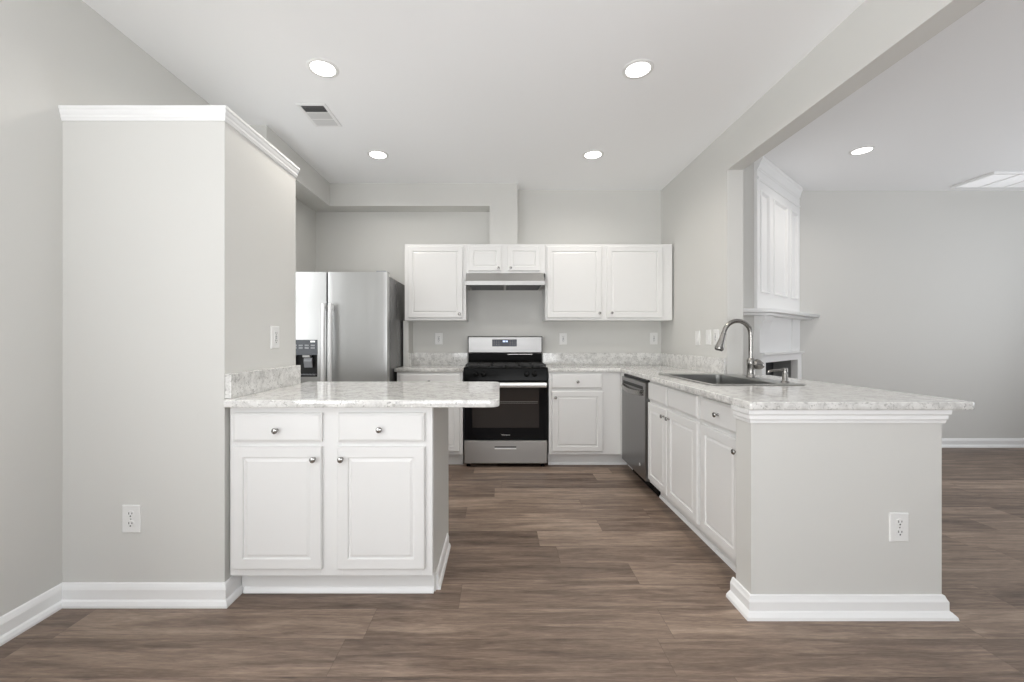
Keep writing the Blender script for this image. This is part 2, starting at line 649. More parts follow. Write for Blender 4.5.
# --- left peninsula cabinet
Y = 1.845
r = thing('base_cabinet', 'wide white base cabinet with two drawers over two doors under the breakfast counter', 'cabinet', (-.75, 2.1, 0), 'white base cabinets')
T = facing_front(Y)
B().box(-1.195, -.306, Y + .018, 2.42, .115, .876).build('carcass', M['cab'], r)
frame(-1.208, -.302, .115, .876, [(-1.208, -1.17), (-.80, -.705), (-.345, -.302)], [(.115, .17), (.685, .73), (.84, .876)], T).build('face_frame', M['cab'], r)
fronts(r, T, 'Y', [
    ('drawer', -1.186, -.792, .718, .845, (-.988, .771)),
    ('drawer', -.721, -.336, .718, .845, (-.531, .775)),
    ('door', -1.186, -.792, .152, .696, (-.822, .644)),
    ('door', -.721, -.334, .152, .696, (-.700, .644))])
b = B().box(-1.2, -.307, 1.916, 2.40, 0, .115)
b.build('toe_kick', M['cab'], r)
B().sweep([(-1.186, 1.916), (-.307, 1.916)], [(0, 0), (.014, 0), (.013, .008), (.006, .022), (0, .024)]).build('shoe_moulding', M['trim'], r)
sp_ = [(1.866, .115), (1.918, .115), (1.918, 0), (2.40, 0), (2.40, .876), (1.866, .876)]
B().prism(sp_, lambda p: (-.306, p[0], p[1]), lambda p: (-.300, p[0], p[1])).build('side_panel', M['wall'], r)
B().sweep([(-.300, 1.93), (-.300, 2.33)], [(o * .72, z * .82) for o, z in BASE]).build('side_baseboard', M['trim'], r)
B().box(-1.219, -1.200, 1.872, 1.90, .1, .876).build('filler_strip', M['gap'], r)

# --- back run, left of the range
Y = 3.80
T = facing_front(Y)
r = thing('base_cabinet', 'white base cabinet squeezed between the refrigerator and the range', 'cabinet', (-.64, 4.05, 0), 'white base cabinets')
B().box(-.950, -.345, Y + .018, YB - .005, .115, .876).build('carcass', M['cab'], r)
frame(-.950, -.343, .115, .876, [(-.950, -.915), (-.385, -.343)], [(.115, .16), (.69, .735), (.85, .876)], T).build('face_frame', M['cab'], r)
fronts(r, T, 'Y', [('drawer', -.927, -.370, .725, .858, (-.65, .79)), ('door', -.927, -.372, .148, .697, (-.40, .643))])
B().box(-.950, -.345, 3.875, YB - .01, 0, .115).build('toe_kick', M['cab'], r)

# --- back run, right of the range
r = thing('base_cabinet', 'white base cabinet with one drawer over one door right beside the range', 'cabinet', (.78, 4.05, 0), 'white base cabinets')
B().box(.452, 1.113, Y + .018, YB - .005, .115, .876).build('carcass', M['cab'], r)
frame(.450, 1.113, .115, .876, [(.450, .50), (.93, 1.113)], [(.115, .16), (.69, .735), (.85, .876)], T).build('face_frame', M['cab'], r)
fronts(r, T, 'Y', [('drawer', .475, .940, .725, .858, (.712, .787)), ('door', .478, .945, .148, .697, (.508, .643))])
B().box(.452, 1.19, 3.875, YB - .01, 0, .115).build('toe_kick', M['cab'], r)
B().sweep([(.452, 3.875), (1.19, 3.875)], [(0, 0), (.012, 0), (.011, .008), (.005, .02), (0, .022)]).build('shoe_moulding', M['trim'], r)

# --- right run: sink base and narrow end cabinet
XF = 1.115
T = facing_left(XF)
r = thing('base_cabinet', 'white sink cabinet with two doors and plain false drawer fronts beside the dishwasher', 'cabinet', (1.45, 2.67, 0), 'white base cabinets')
B().box(XF + .018, 1.752, 2.272, 2.29, .115, .876).box(XF + .018, 1.752, 3.045, 3.063, .115, .876).box(XF + .018, 1.752, 2.29, 3.045, .115, .135).box(1.735, 1.752, 2.29, 3.045, .135, .876).build('carcass', M['cab'], r)
frame(2.27, 3.065, .115, .876, [(2.27, 2.305), (2.68, 2.73), (3.03, 3.065)], [(.115, .16), (.695, .75), (.85, .876)], T).build('face_frame', M['cab'], r)
fronts(r, T, 'X', [
    ('drawer', 2.715, 3.052, .732, .858, None), ('drawer', 2.292, 2.695, .732, .858, None),
    ('door', 2.715, 3.052, .143, .710, (2.748, .66)), ('door', 2.292, 2.695, .143, .710, (2.664, .66))])
B().box(1.195, 1.75, 2.272, 3.062, 0, .115).build('toe_kick', M['cab'], r)
B().sweep([(1.195, 3.062), (1.195, 2.272)], [(0, 0), (.012, 0), (.011, .008), (.005, .02), (0, .022)]).build('shoe_moulding', M['trim'], r)

r = thing('base_cabinet', 'narrow white cabinet with a knobbed drawer over one door against the grey peninsula end wall', 'cabinet', (1.45, 2.07, 0), 'white base cabinets')
B().box(XF + .018, 1.752, 1.868, 2.268, .115, .876).build('carcass', M['cab'], r)
frame(1.866, 2.268, .115, .876, [(1.866, 1.905), (2.235, 2.268)], [(.115, .16), (.695, .75), (.85, .876)], T).build('face_frame', M['cab'], r)
fronts(r, T, 'X', [('drawer', 1.885, 2.250, .732, .858, (2.066, .795)), ('door', 1.885, 2.250, .143, .710, (1.897, .655))])
B().box(1.195, 1.75, 1.868, 2.268, 0, .115).build('toe_kick', M['cab'], r)
B().sweep([(1.195, 2.268), (1.195, 1.91)], [(0, 0), (.012, 0), (.011, .008), (.005, .02), (0, .022)]).build('shoe_moulding', M['trim'], r)

# --- wall cabinets
Y = 4.012
T = facing_front(Y)
Z0, Z1 = 1.362, 2.103
r = thing('wall_cabinet', 'white single door wall cabinet above the counter beside the refrigerator', 'cabinet', (-.63, 4.17, Z0), 'white wall cabinets')
B().box(-.926, -.332, Y + .018, YB - .002, Z0, Z1).build('carcass', M['cab'], r)
frame(-.928, -.331, Z0, Z1, [(-.928, -.87), (-.385, -.331)], [(Z0, 1.42), (2.04, Z1)], T).build('face_frame', M['cab'], r)
fronts(r, T, 'Y', [('door', -.893, -.362, 1.386, 2.078, (-.392, 1.422))])

r = thing('wall_cabinet', 'short white wall cabinet with two small doors over the range hood', 'cabinet', (.055, 4.17, 1.817), 'white wall cabinets')
B().box(-.328, .438, Y + .018, YB - .002, 1.818, Z1).build('carcass', M['cab'], r)
frame(-.330, .440, 1.818, Z1, [(-.330, -.28), (-.01, .095), (.37, .440)], [(1.818, 1.865), (2.04, Z1)], T).build('face_frame', M['cab'], r)
fronts(r, T, 'Y', [('small', -.304, .010, 1.842, 2.078, (-.016, 1.865)), ('small', .074, .388, 1.842, 2.078, (.103, 1.867))])

r = thing('wall_cabinet', 'wide white two door wall cabinet in the corner by the right wall', 'cabinet', (1.06, 4.17, Z0), 'white wall cabinets')
B().box(.444, 1.676, Y + .018, YB - .002, Z0, Z1).build('carcass', M['cab'], r)
frame(.442, 1.678, Z0, Z1, [(.442, .50), (.96, 1.06), (1.55, 1.678)], [(Z0, 1.42), (2.04, Z1)], T).build('face_frame', M['cab'], r)
fronts(r, T, 'Y', [('door', .456, .986, 1.386, 2.078, (.962, 1.430)), ('door', 1.036, 1.578, 1.386, 2.078, (1.080, 1.432))])

# ------------------------------------------------------------------ countertops
CZ0, CZ1 = .877, .910
r = thing('countertop', 'speckled quartz breakfast counter with a rounded overhanging end on the left peninsula', 'countertop', (-.6, 2.18, CZ0), 'speckled quartz countertops')
ol = rounded([(-1.203, 1.785), (-.002, 1.785), (-.002, 2.58), (-1.203, 2.58)], [.006, .055, .055, .01])
slab(ol, [], CZ0, CZ1).build('slab', M['quartz'], r)
B().box(-1.2195, -1.192, 1.826, 2.466, CZ1, 1.02, .002).build('backsplash', M['quartz'], r)

r = thing('countertop', 'small quartz counter piece between the refrigerator and the range', 'countertop', (-.65, 4.05, CZ0), 'speckled quartz countertops')
slab([(-.967, 3.775), (-.338, 3.775), (-.338, YB - .001), (-.967, YB - .001)], [], CZ0, CZ1).build('slab', M['quartz'], r)
B().box(-.913, -.338, YB - .022, YB - .001, CZ1, 1.035, .002).build('backsplash', M['quartz'], r)
B().box(-.913, -.893, 4.12, YB - .023, CZ1, 1.035, .002).build('side_splash', M['quartz'], r)

r = thing('countertop', 'long L-shaped quartz counter running from the range round to the sink peninsula', 'countertop', (1.3, 3.0, CZ0), 'speckled quartz countertops')
ol = rounded([(.445, 3.775), (1.100, 3.775), (1.046, 1.722), (2.005, 1.722), (2.005, 3.072), (XR - .001, 3.072), (XR - .001, YB - .001), (.445, YB - .001)],
             [0, .03, .01, .04, .02, 0, 0, 0])
hole = [(1.222, 2.368), (1.725, 2.368), (1.725, 3.110), (1.222, 3.110)]
slab(ol, [hole[::-1]], CZ0, CZ1).build('slab', M['quartz'], r)
B().box(.445, XR - .002, YB - .022, YB - .001, CZ1, 1.035, .002).build('backsplash', M['quartz'], r)
B().box(XR - .022, XR - .001, JAMB + .004, YB - .023, CZ1, 1.035, .002).build('side_splash', M['quartz'], r)

# ------------------------------------------------------------------ refrigerator
r = thing('refrigerator', 'stainless side by side refrigerator with a dark ice and water dispenser', 'refrigerator', (-1.43, 3.9, 0))
B().box(-1.880, -.982, 3.632, 4.27, .03, 1.735, .004).build('body', M['fridge_side'], r)
B().box(-1.87, -.99, 3.60, 3.632, .02, .095, .003).build('kick_grille', M['dark'], r)


def bowed_door(x0, x1, z0, z1, y_back, y_face, bow, r_edge=.006, n=24):
    """door with a gently bowed front"""
    pts = [(x0, y_back)]
    for i in range(n + 1):
        t = i / n
        x = x0 + (x1 - x0) * t
        e = min(t, 1 - t) * (x1 - x0)
        y = y_face - bow * (1 - (2 * t - 1) ** 2)
        if e < r_edge:
            y += r_edge * (1 - math.sqrt(max(0, 1 - (1 - e / r_edge) ** 2)))
        pts.append((x, y))
    pts.append((x1, y_back))
    return B().prism(pts, lambda p: (p[0], p[1], z0), lambda p: (p[0], p[1], z1))


# freezer door: the front is built round the dispenser opening
fx0, fx1, dz0, dz1, dx0, dx1 = -1.884, -1.497, .852, 1.172, -1.80, -1.574
b = B()
for (x0, x1, z0, z1) in ((fx0, fx1, .10, dz0), (fx0, fx1, dz1, 1.757), (fx0, dx0, dz0, dz1), (dx1, fx1, dz0, dz1)):
    b.box(x0, x1, 3.552, 3.628, z0, z1)
bmesh.ops.remove_doubles(b.bm, verts=b.bm.verts, dist=0.0001)
fd = b.build('freezer_door', M['steel_v'], r)
b = B().box(dx0, dx1, 3.615, 3.628, dz0, dz1)
b.box(dx0, dx0 + .012, 3.56, 3.615, dz0, 1.03).box(dx1 - .012, dx1, 3.56, 3.615, dz0, 1.03).box(dx0 + .012, dx1 - .012, 3.556, 3.615, dz0, dz0 + .014)
b.build('dispenser_recess', M['dark'], fd)
cp = B().box(dx0 + .001, dx1 - .001, 3.546, 3.614, 1.04, dz1 - .002, .002).build('control_panel', M['dispenser_grey'], fd)
b = B()
b.box(-1.632, -1.592, 3.5445, 3.547, 1.150, 1.164)
cpb = b.build('brand_plate', M['logo'], fd, kind=None)
for i in range(4):
    for j in range(2):
        B().box(-1.785 + i * .052, -1.750 + i * .052, 3.5445, 3.547, 1.095 + j * .022, 1.108 + j * .022).build('control_button', M['grey_plastic'], fd)
B().box(-1.712, -1.645, 3.565, 3.60, 1.02, 1.055, .004).build('ice_chute', M['plastic'], fd)
poly = [(3.60, .935), (3.59, .93), (3.575, .985), (3.585, 1.015), (3.60, 1.015)]
B().prism(poly, lambda p: (-1.705, p[0], p[1]), lambda p: (-1.635, p[0], p[1])).build('dispenser_lever', M['grey_plastic'], fd)
b = B()
for i in range(7):
    b.box(dx0 + .02 + i * .027, dx0 + .034 + i * .027, 3.562, 3.612, dz0 + .014, dz0 + .022)
b.build('drip_tray', M['grey_plastic'], fd)
rd = bowed_door(-1.485, -.974, .10, 1.757, 3.628, 3.554, .004, .002).build('fridge_door', M['steel_v'], r, smooth=True)


def fridge_handle(x, parent):
    b = B()
    pts = []
    n = 16
    for i in range(n + 1):
        t = i / n
        z = .50 + (1.484 - .50) * t
        y = 3.496 - .012 * (1 - (2 * t - 1) ** 2)
        pts.append((y, z))
    rings = []
    for y, z in pts:
        rings.append([(x - .0185, y + .010, z), (x - .0165, y, z), (x - .010, y - .006, z), (x + .010, y - .006, z), (x + .0165, y, z), (x + .0185, y + .010, z), (x + .012, y + .016, z), (x - .012, y + .016, z)])
    b.loops(rings)
    for z in (.53, 1.45):
        b.box(x - .012, x + .012, 3.50, 3.562, z - .02, z + .02, .003)
    b.build('handle', M['handle'], parent, smooth=True)


fridge_handle(-1.5035, fd)
fridge_handle(-1.4445, rd)
B().box(-1.075, -.99, 3.575, 3.70, 1.7575, 1.772, .004).build('hinge_cover', M['grey_plastic'], r)
B().box(-1.87, -1.79, 3.575, 3.70, 1.7575, 1.772, .004).build('hinge_cover', M['grey_plastic'], r)

# ------------------------------------------------------------------ range
r = thing('gas_range', 'stainless and black freestanding gas range under the hood', 'range', (.052, 4.0, 0))
RX0, RX1 = -.333, .438
B().box(RX0, RX1, 3.815, 4.31, .03, .895, .003).build('body', M['black'], r)
for x in (RX0 + .04, RX1 - .04):
    for y in (3.83, 4.27):
        b = B().lathe([(.018, 0), (.018, .012), (.012, .014), (.012, .034)], (x, y, 0), 'Z', 14)
        b.build('foot', M['black'], r)
# warming drawer
dr = B().panel(RX0 + .004, RX1 - .004, .035, .246, [(0, 0), (0, .026), (.006, .032), (.007, .032)], facing_front(3.812)).build('storage_drawer', M['steel_h'], r)
B().box(-.050, .150, 3.7785, 3.785, .182, .194, .001).build('pull_slot', M['dark'], dr)
B().box(-.050, .150, 3.772, 3.783, .168, .181, .003).build('pull_lip', M['handle'], dr)
# oven door
od = B().panel(RX0 + .004, RX1 - .004, .256, .782, [(0, 0), (0, .030), (.005, .036), (.006, .036)], facing_front(3.813)).build('oven_door', M['glass'], r)
B().panel(-.254, .358, .365, .738, [(0, .030), (0, .0365), (.002, .037), (.003, .037)], facing_front(3.813)).build('oven_window', M['window_glass'], od)
for z in (.590, .604):
    B().box(-.24, .345, 3.7748, 3.7765, z, z + .0035).build('rack_rail', M['rack'], od)
b = B()
hx0, hx1, hz = -.318, .424, .760
pr = [(3.742, hz - .022), (3.734, hz - .014), (3.730, hz), (3.733, hz + .014), (3.741, hz + .022), (3.752, hz + .018), (3.754, hz - .018)]
b.prism(pr, lambda p: (hx0, p[0], p[1]), lambda p: (hx1, p[0], p[1]))
for x in (hx0 + .03, hx1 - .03):
    b.box(x - .015, x + .015, 3.75, 3.778, hz - .014, hz + .014, .003)
b.build('handle', M['handle'], od, smooth=True)
text_mesh('Whirlpool', .019, Matrix.Translation((.052, 3.7762, .300)) @ Matrix.Rotation(PI / 2, 4, 'X')).build('lettering', M['logo'], od)
# control front with knobs
cf = [(3.786, .792), (3.782, .80), (3.790, .905), (3.797, .912), (3.83, .912), (3.83, .792)]
kp = B().prism(cf, lambda p: (RX0, p[0], p[1]), lambda p: (RX1, p[0], p[1])).build('knob_panel', M['black'], r)
for x in (-.222, -.150, .246, .318):
    kb = B().lathe([(.026, 0), (.026, .006), (.020, .010), (.018, .030), (.015, .033), (.002, .0335)], (x, 3.788, .858), 'Y', 24)
    kb.box(x - .0045, x + .0045, 3.744, 3.758, .842, .875, .002)
    kb.build('burner_knob', M['black'], r, smooth=True)
# cooktop
ct = B().box(RX0 - .004, RX1 + .004, 3.80, 4.235, .896, .918, .006).build('cooktop', M['black'], r, smooth=True)
for cx, cy, rr in ((-.16, 3.91, .05), (.265, 3.91, .046), (-.16, 4.12, .04), (.265, 4.12, .046), (.052, 4.015, .038)):
    B().lathe([(rr, 0), (rr, .008), (rr * .8, .010), (rr * .8, .016), (rr * .3, .018), (.001, .018)], (cx, cy, .917), 'Z', 24).build('burner', M['iron'], ct, smooth=True)
for gx0, gx1 in ((RX0 + .012, -.078), (-.072, .177), (.183, RX1 - .012)):
    b = B()
    zt = .943
    ya, yb = 3.822, 4.212
    for x in (gx0, (gx0 + gx1) / 2 - .006, gx1 - .012):
        b.box(x, x + .012, ya, yb, zt - .014, zt, .002)
    for y in (ya, ya + .125, (ya + yb) / 2 - .006, yb - .137, yb - .012):
        b.box(gx0, gx1, y, y + .012, zt - .014, zt, .002)
    for x in (gx0, gx1 - .012):
        for y in (ya, yb - .012):
            b.box(x, x + .012, y, y + .012, .916, zt - .01)
    b.build('grate', M['iron'], r)
# backguard
bgp = [(4.205, .917), (4.240, .965), (4.248, 1.032), (4.31, 1.032), (4.31, .90), (4.205, .90)]
B().prism(bgp, lambda p: (RX0 + .008, p[0], p[1]), lambda p: (RX1 - .008, p[0], p[1])).build('riser', M['black'], r)
B().box(.075, .335, 4.2385, 4.252, 1.020, 1.026, .001).build('vent_slot', M['nickel'], r)
gp = [(4.236, 1.036), (4.230, 1.044), (4.230, 1.198), (4.240, 1.207), (4.312, 1.207), (4.312, 1.036)]
bk = B().prism(gp, lambda p: (RX0 + .012, p[0], p[1]), lambda p: (RX1 - .012, p[0], p[1])).build('backguard', M['steel_bg'], r)
for x0, x1 in ((RX0 + .004, RX0 + .012), (RX1 - .012, RX1 - .004)):
    B().prism([(p[0] - (.002 if p[0] < 4.25 else 0), p[1]) for p in gp], lambda p: (x0, p[0], p[1]), lambda p: (x1, p[0], p[1])).build('end_cap', M['black'], bk)
dp = B().box(-.080, .172, 4.2265, 4.245, 1.104, 1.176, .002).build('display', M['display'], bk)
for x in (.030, .042, .058, .070):
    B().box(x, x + .008, 4.2245, 4.2265, 1.148, 1.164).build('clock_digit', M['clock'], dp)
for x in (-.066, -.042, -.018, .100, .124, .148):
    for z in (1.118, 1.138, 1.158):
        B().box(x, x + .012, 4.2248, 4.2265, z, z + .004).build('touch_mark', M['rack'], dp)

# ------------------------------------------------------------------ range hood
r = thing('range_hood', 'slim stainless under-cabinet hood above the range', 'hood', (.05, 4.1, 1.684))
hp = [(3.842, 1.684), (3.842, 1.722), (3.852, 1.726), (3.985, 1.8165), (4.325, 1.8165), (4.325, 1.700), (4.30, 1.700), (4.30, 1.690), (3.87, 1.690), (3.87, 1.684)]
hd = B().prism(hp, lambda p: (-.322, p[0], p[1]), lambda p: (.420, p[0], p[1])).build('hood_shell', M['steel_h'], r)
for x in (-.322, .410):
    B().box(x, x + .010, 3.872, 4.298, 1.684, 1.6895).build('side_lip', M['steel_h'], r)
for x0, x1 in ((-.29, .04), (.06, .39)):
    b = B().box(x0, x1, 3.90, 4.26, 1.684, 1.690, .001)
    for k in range(8):
        b.box(x0 + .01, x1 - .01, 3.92 + k * .042, 3.935 + k * .042, 1.681, 1.685)
    b.build('grease_filter', M['filter'], r)

# ------------------------------------------------------------------ dishwasher
r = thing('dishwasher', 'dark stainless dishwasher built in under the corner counter', 'dishwasher', (1.42, 3.38, 0))
B().box(1.123, 1.70, 3.078, 3.675, .10, .862).build('tub', M['dark'], r)
dwd = B().panel(3.082, 3.672, .112, .850, [(0, 0), (0, .032), (.005, .037), (.006, .037)], facing_left(1.123)).build('door', M['steel_dw'], r)
B().box(1.0845, 1.093, 3.13, 3.63, .792, .818, .002).build('pocket_recess', M['dark'], dwd)
pts = []
rings = []
n = 16
for i in range(n + 1):
    t = i / n
    y = 3.11 + (3.645 - 3.11) * t
    bow = .022 * (1 - (2 * t - 1) ** 2) ** .5 if 0 < t < 1 else 0.0
    x = 1.085 - bow - .004
    dz = .018 * (1 - (2 * t - 1) ** 2)
    rings.append([(1.087, y, .748 - dz), (x, y, .752 - dz), (x - .006, y, .768 - dz), (x - .002, y, .790 - dz), (1.087, y, .794 - dz)])
B().loops(rings).build('handle_lip', M['nickel'], dwd, smooth=True)
B().lathe([(.012, 0), (.012, .0015), (.0, .0016)][:2], (1.0865, 3.20, .205), 'X', 16).build('badge', M['plastic'], dwd)
B().box(1.185, 1.70, 3.078, 3.675, 0, .10).build('toe_panel', M['black'], r)
B().box(1.106, 1.123, 3.082, 3.672, .852, .872).build('dark_gap_strip', M['black'], r)  # black strip painting in the dark gap under the counter

b = B().box(1.115, 1.20, 3.68, 3.817, .115, .876).box(1.195, 1.25, 3.68, 3.873, 0, .115)
r = thing('filler_panel', 'white corner filler panel between the dishwasher and the back cabinets', 'panel', (1.16, 3.75, 0))
b.build('panel_board', M['cab'], r)

# ------------------------------------------------------------------ sink, faucet, soap dispenser
r = thing('kitchen_sink', 'stainless double bowl drop-in sink set in the peninsula counter', 'sink', (1.47, 2.76, .91))
so = rounded([(1.198, 2.346), (1.752, 2.346), (1.752, 3.135), (1.198, 3.135)], [.03] * 4)
bowls = [(1.232, 1.618, 2.380, 2.698), (1.232, 1.618, 2.726, 3.040)]
basin = (1.232, 1.618, 2.380, 3.040)


def rrect(a, b_, c, d, ins, rad):
    return rounded([(a + ins, c + ins), (b_ - ins, c + ins), (b_ - ins, d - ins), (a + ins, d - ins)], [rad] * 4)


slab(so, [rrect(*basin, 0, .035)[::-1]], .9102, .9165, .0025).build('deck', M['steel_sink'], r, smooth=True)
rings = [[(x, y, z) for x, y in rrect(*basin, ins, .035)] for ins, z in ((0.0, .914), (.001, .832), (-.003, .832), (-.003, .910))]
B().loops(rings, False, False).build('basin_wall', M['steel_sink'], r, smooth=True)
slab(rrect(*basin, .0, .035), [rrect(*q, .004, .035)[::-1] for q in bowls], .8265, .832, .001).build('low_divider', M['steel_sink'], r, smooth=True)
for (a, b_, c, d) in bowls:
    rings = []
    for ins, z, rad in ((0.004, .830, .035), (.006, .745, .040), (.02, .724, .045), (.05, .718, .045), (.15, .714, .01)):
        rings.append([(x, y, z) for x, y in rrect(a, b_, c, d, ins, rad)])
    outer = []
    for ins, z, rad in ((.15, .711, .01), (.05, .715, .045), (.018, .721, .045), (.003, .744, .040), (.002, .8265, .037)):
        outer.append([(x, y, z) for x, y in rrect(a, b_, c, d, ins, rad)])
    bo = B().loops(rings + outer, False, False).build('bowl', M['steel_sink'], r, smooth=True)
    cx, cy = (a + b_) / 2, (c + d) / 2
    B().box(cx - .05, cx + .05, cy - .05, cy + .05, .709, .7135).lathe([(.045, .0), (.045, .004), (.036, .005), (.034, .002), (.012, .002), (.010, .006), (.001, .006)], (cx, cy, .7135), 'Z', 24).build('drain', M['knob'], bo, smooth=True)

DK = .9166
r = thing('kitchen_faucet', 'brushed nickel gooseneck pull-down faucet arching over the sink', 'faucet', (1.705, 2.82, DK))
fx, fy = 1.717, 2.82
B().lathe([(.030, 0), (.030, .006), (.026, .012), (.024, .03), (.023, .075), (.026, .085), (.0255, .115), (.021, .125), (.0165, .13)], (fx, fy, DK), 'Z', 28).build('body', M['nickel'], r, smooth=True)
pts = [(fx, fy, DK + .125), (fx, fy, 1.10), (fx, fy, 1.17), (fx, fy, 1.195)]
R = .092
for k in range(1, 17):
    a = PI * k / 16 * .93
    pts.append((fx - R + R * math.cos(a), fy, 1.205 + R * 1.04 * math.sin(a)))
last = Vector(pts[-1])
dirn = (Vector(pts[-1]) - Vector(pts[-2])).normalized()
pts.append(tuple(last + dirn * .006))
B().tube(pts, .0148, 16).build('spout', M['nickel'], r, smooth=True)
h0 = last + dirn * .002
b = B()
q = [h0 + dirn * d for d in (0, .006, .010, .03, .07, .105, .122, .128)]
b.tube(q, [.0155, .0165, .0165, .018, .0225, .0275, .0285, .025], 20)
sh = b.build('spray_head', M['nickel'], r, smooth=True)
e = h0 + dirn * .1275
B().tube([e, e + dirn * .004], [.024, .022], 20).build('spray_face', M['black'], sh)
# side lever, rising knob-like from the body towards the right
b = B()
p0 = Vector((fx + .012, fy, DK + .098))
d = Vector((.88, -.25, -.36)).normalized()
q = [p0 + d * k for k in (0, .014, .034, .055, .068, .074)]
b.tube(q, [.022, .034, .035, .027, .018, .008], 20)
b.build('lever_hub', M['nickel'], r, smooth=True)

r = thing('soap_dispenser', 'brushed nickel soap dispenser pump on the sink deck in front of the faucet', 'soap dispenser', (1.700, 2.457, DK))
sx, sy = 1.700, 2.457
B().lathe([(.024, 0), (.024, .004), (.018, .008), (.0155, .012), (.0155, .050), (.013, .054)], (sx, sy, DK), 'Z', 24).build('collar', M['nickel'], r, smooth=True)
B().lathe([(.011, .052), (.011, .062), (.0145, .064), (.0145, .082), (.012, .086)], (sx, sy, DK), 'Z', 24).build('pump_head', M['nickel'], r, smooth=True)
B().tube([(sx - .008, sy, DK + .074), (sx - .05, sy, DK + .072), (sx - .085, sy, DK + .070), (sx - .098, sy, DK + .063), (sx - .101, sy, DK + .055)], [.0085, .008, .007, .0065, .006], 12).build('nozzle', M['nickel'], r, smooth=True)


# ------------------------------------------------------------------ outlets and switches (built facing -y, then turned)
def plate(r, w_=.080, h_=.122):
    return B().panel(-w_ / 2, w_ / 2, -h_ / 2, h_ / 2, [(0, 0), (0, .003), (.002, .0055), (.004, .0062), (.005, .0062)], lambda u, v, d: (u, -d, v)).build('cover_plate', M['plastic'], r, local=True)


def duplex(label, loc, rotz=0.0, group='duplex wall outlets'):
    r = thing('wall_outlet', label, 'outlet', loc, group, rotz)
    plate(r)
    for zc in (.0215, -.0215):
        pts = []
        for k in range(24):
            a = 2 * PI * k / 24
            pts.append((max(-.0145, min(.0145, .0175 * math.cos(a))), zc + .0165 * math.sin(a)))
        f = B().prism(pts, lambda p: (p[0], -.005, p[1]), lambda p: (p[0], -.0082, p[1])).build('receptacle', M['plastic'], r, local=True)
        B().box(-.0085, -.0052, -.0086, -.0078, zc + .000, zc + .0095).build('slot', M['plastic_gap'], f, local=True)
        B().box(.0052, .0085, -.0086, -.0078, zc + .001, zc + .0085).build('slot', M['plastic_gap'], f, local=True)
        B().lathe([(.0034, 0), (.0034, .0008)], (0, -.0078, zc - .0075), 'Y', 12).build('ground_hole', M['plastic_gap'], f, local=True)
    B().lathe([(.003, 0), (.003, .001), (.002, .0015)], (0, -.006, 0), 'Y', 12).build('screw', M['knob'], r, local=True)
    return r


def rocker_outlet(label, loc, rotz=0.0, group='square-faced wall outlets'):
    r = thing('wall_outlet', label, 'outlet', loc, group, rotz)
    plate(r)
    f = B().panel(-.0168, .0168, -.0335, .0335, [(0, .004), (0, .0082), (.0012, .009), (.002, .009)], lambda u, v, d: (u, -d, v)).build('receptacle', M['plastic'], r, local=True)
    for zc in (.0195, -.0215):
        B().box(-.0085, -.0055, -.0096, -.0088, zc, zc + .009).build('slot', M['plastic_gap'], f, local=True)
        B().box(.0055, .0085, -.0096, -.0088, zc, zc + .008).build('slot', M['plastic_gap'], f, local=True)
        B().lathe([(.003, 0), (.003, .0008)], (0, -.0088, zc - .007), 'Y', 12).build('ground_hole', M['plastic_gap'], f, local=True)
    for z0 in (.0012, -.0075):
        B().box(-.008, .008, -.0102, -.0088, z0, z0 + .0053, .0005).build('test_button', M['grey_plastic'], f, local=True)
    return r


def switch(label, loc, rotz):
    r = thing('light_switch', label, 'light switch', loc, 'rocker light switches', rotz)
    plate(r)
    pr = [(-.004, -.0335), (-.0075, -.0335), (-.0105, 0.0), (-.0085, .0335), (-.004, .0335)]
    B().prism(pr, lambda p: (-.0168, p[0], p[1]), lambda p: (.0168, p[0], p[1])).build('rocker', M['plastic'], r, local=True)
    return r


duplex('white outlet low on the pantry wall above its baseboard', (-1.630, 1.825, .379))
duplex('white outlet low on the end wall of the sink peninsula', (1.692, 1.75, .376))
rocker_outlet('white outlet on the side of the pantry wall above the breakfast counter', (-1.22, 2.23, 1.185), PI / 2)
rocker_outlet('white outlet over the small counter between refrigerator and range', (-.643, YB, 1.182))
rocker_outlet('white outlet on the back wall just beside the range', (.663, YB, 1.182))
rocker_outlet('white outlet on the back wall under the corner wall cabinet', (1.615, YB, 1.185))
# those on the right wall face -x
switch('white rocker switch on the right wall, the one set closer to the wall cabinets', (XR, 3.53, 1.187), -PI / 2)
switch('white rocker switch on the right wall next to the outlet behind the faucet', (XR, 3.345, 1.193), -PI / 2)
rocker_outlet('white outlet on the right wall partly behind the faucet spray head', (XR, 3.225, 1.193), -PI / 2)


# ------------------------------------------------------------------ ceiling lights and vents
def downlight(label, x, y, z, energy, col=(1.0, 0.94, 0.86)):
    r = thing('recessed_ceiling_light', label, 'ceiling light', (x, y, z), 'round recessed ceiling lights')
    ring = [(.088, 0), (.088, -.003), (.083, -.006), (.070, -.007), (.067, -.004)]
    rings = [[(rr * math.cos(2 * PI * k / 40), rr * math.sin(2 * PI * k / 40), zz) for k in range(40)] for rr, zz in ring]
    B().loops(rings, False, False).build('trim_ring', M['plastic'], r, local=True, smooth=True)
    B().lathe([(.0675, 0), (.0675, -.0045), (.001, -.006)], (0, 0, 0), 'Z', 40).build('lens', M['lens'], r, local=True)
    d = bpy.data.lights.new('downlight_lamp', 'AREA')
    d.shape = 'DISK'
    d.size = .15
    d.spread = math.radians(150)
    d.energy = energy
    d.color = col
    lo = bpy.data.objects.new('downlight_lamp', d)
    COL.objects.link(lo)
    lo.parent = r
    lo.location = (0, 0, -.012)
    return r


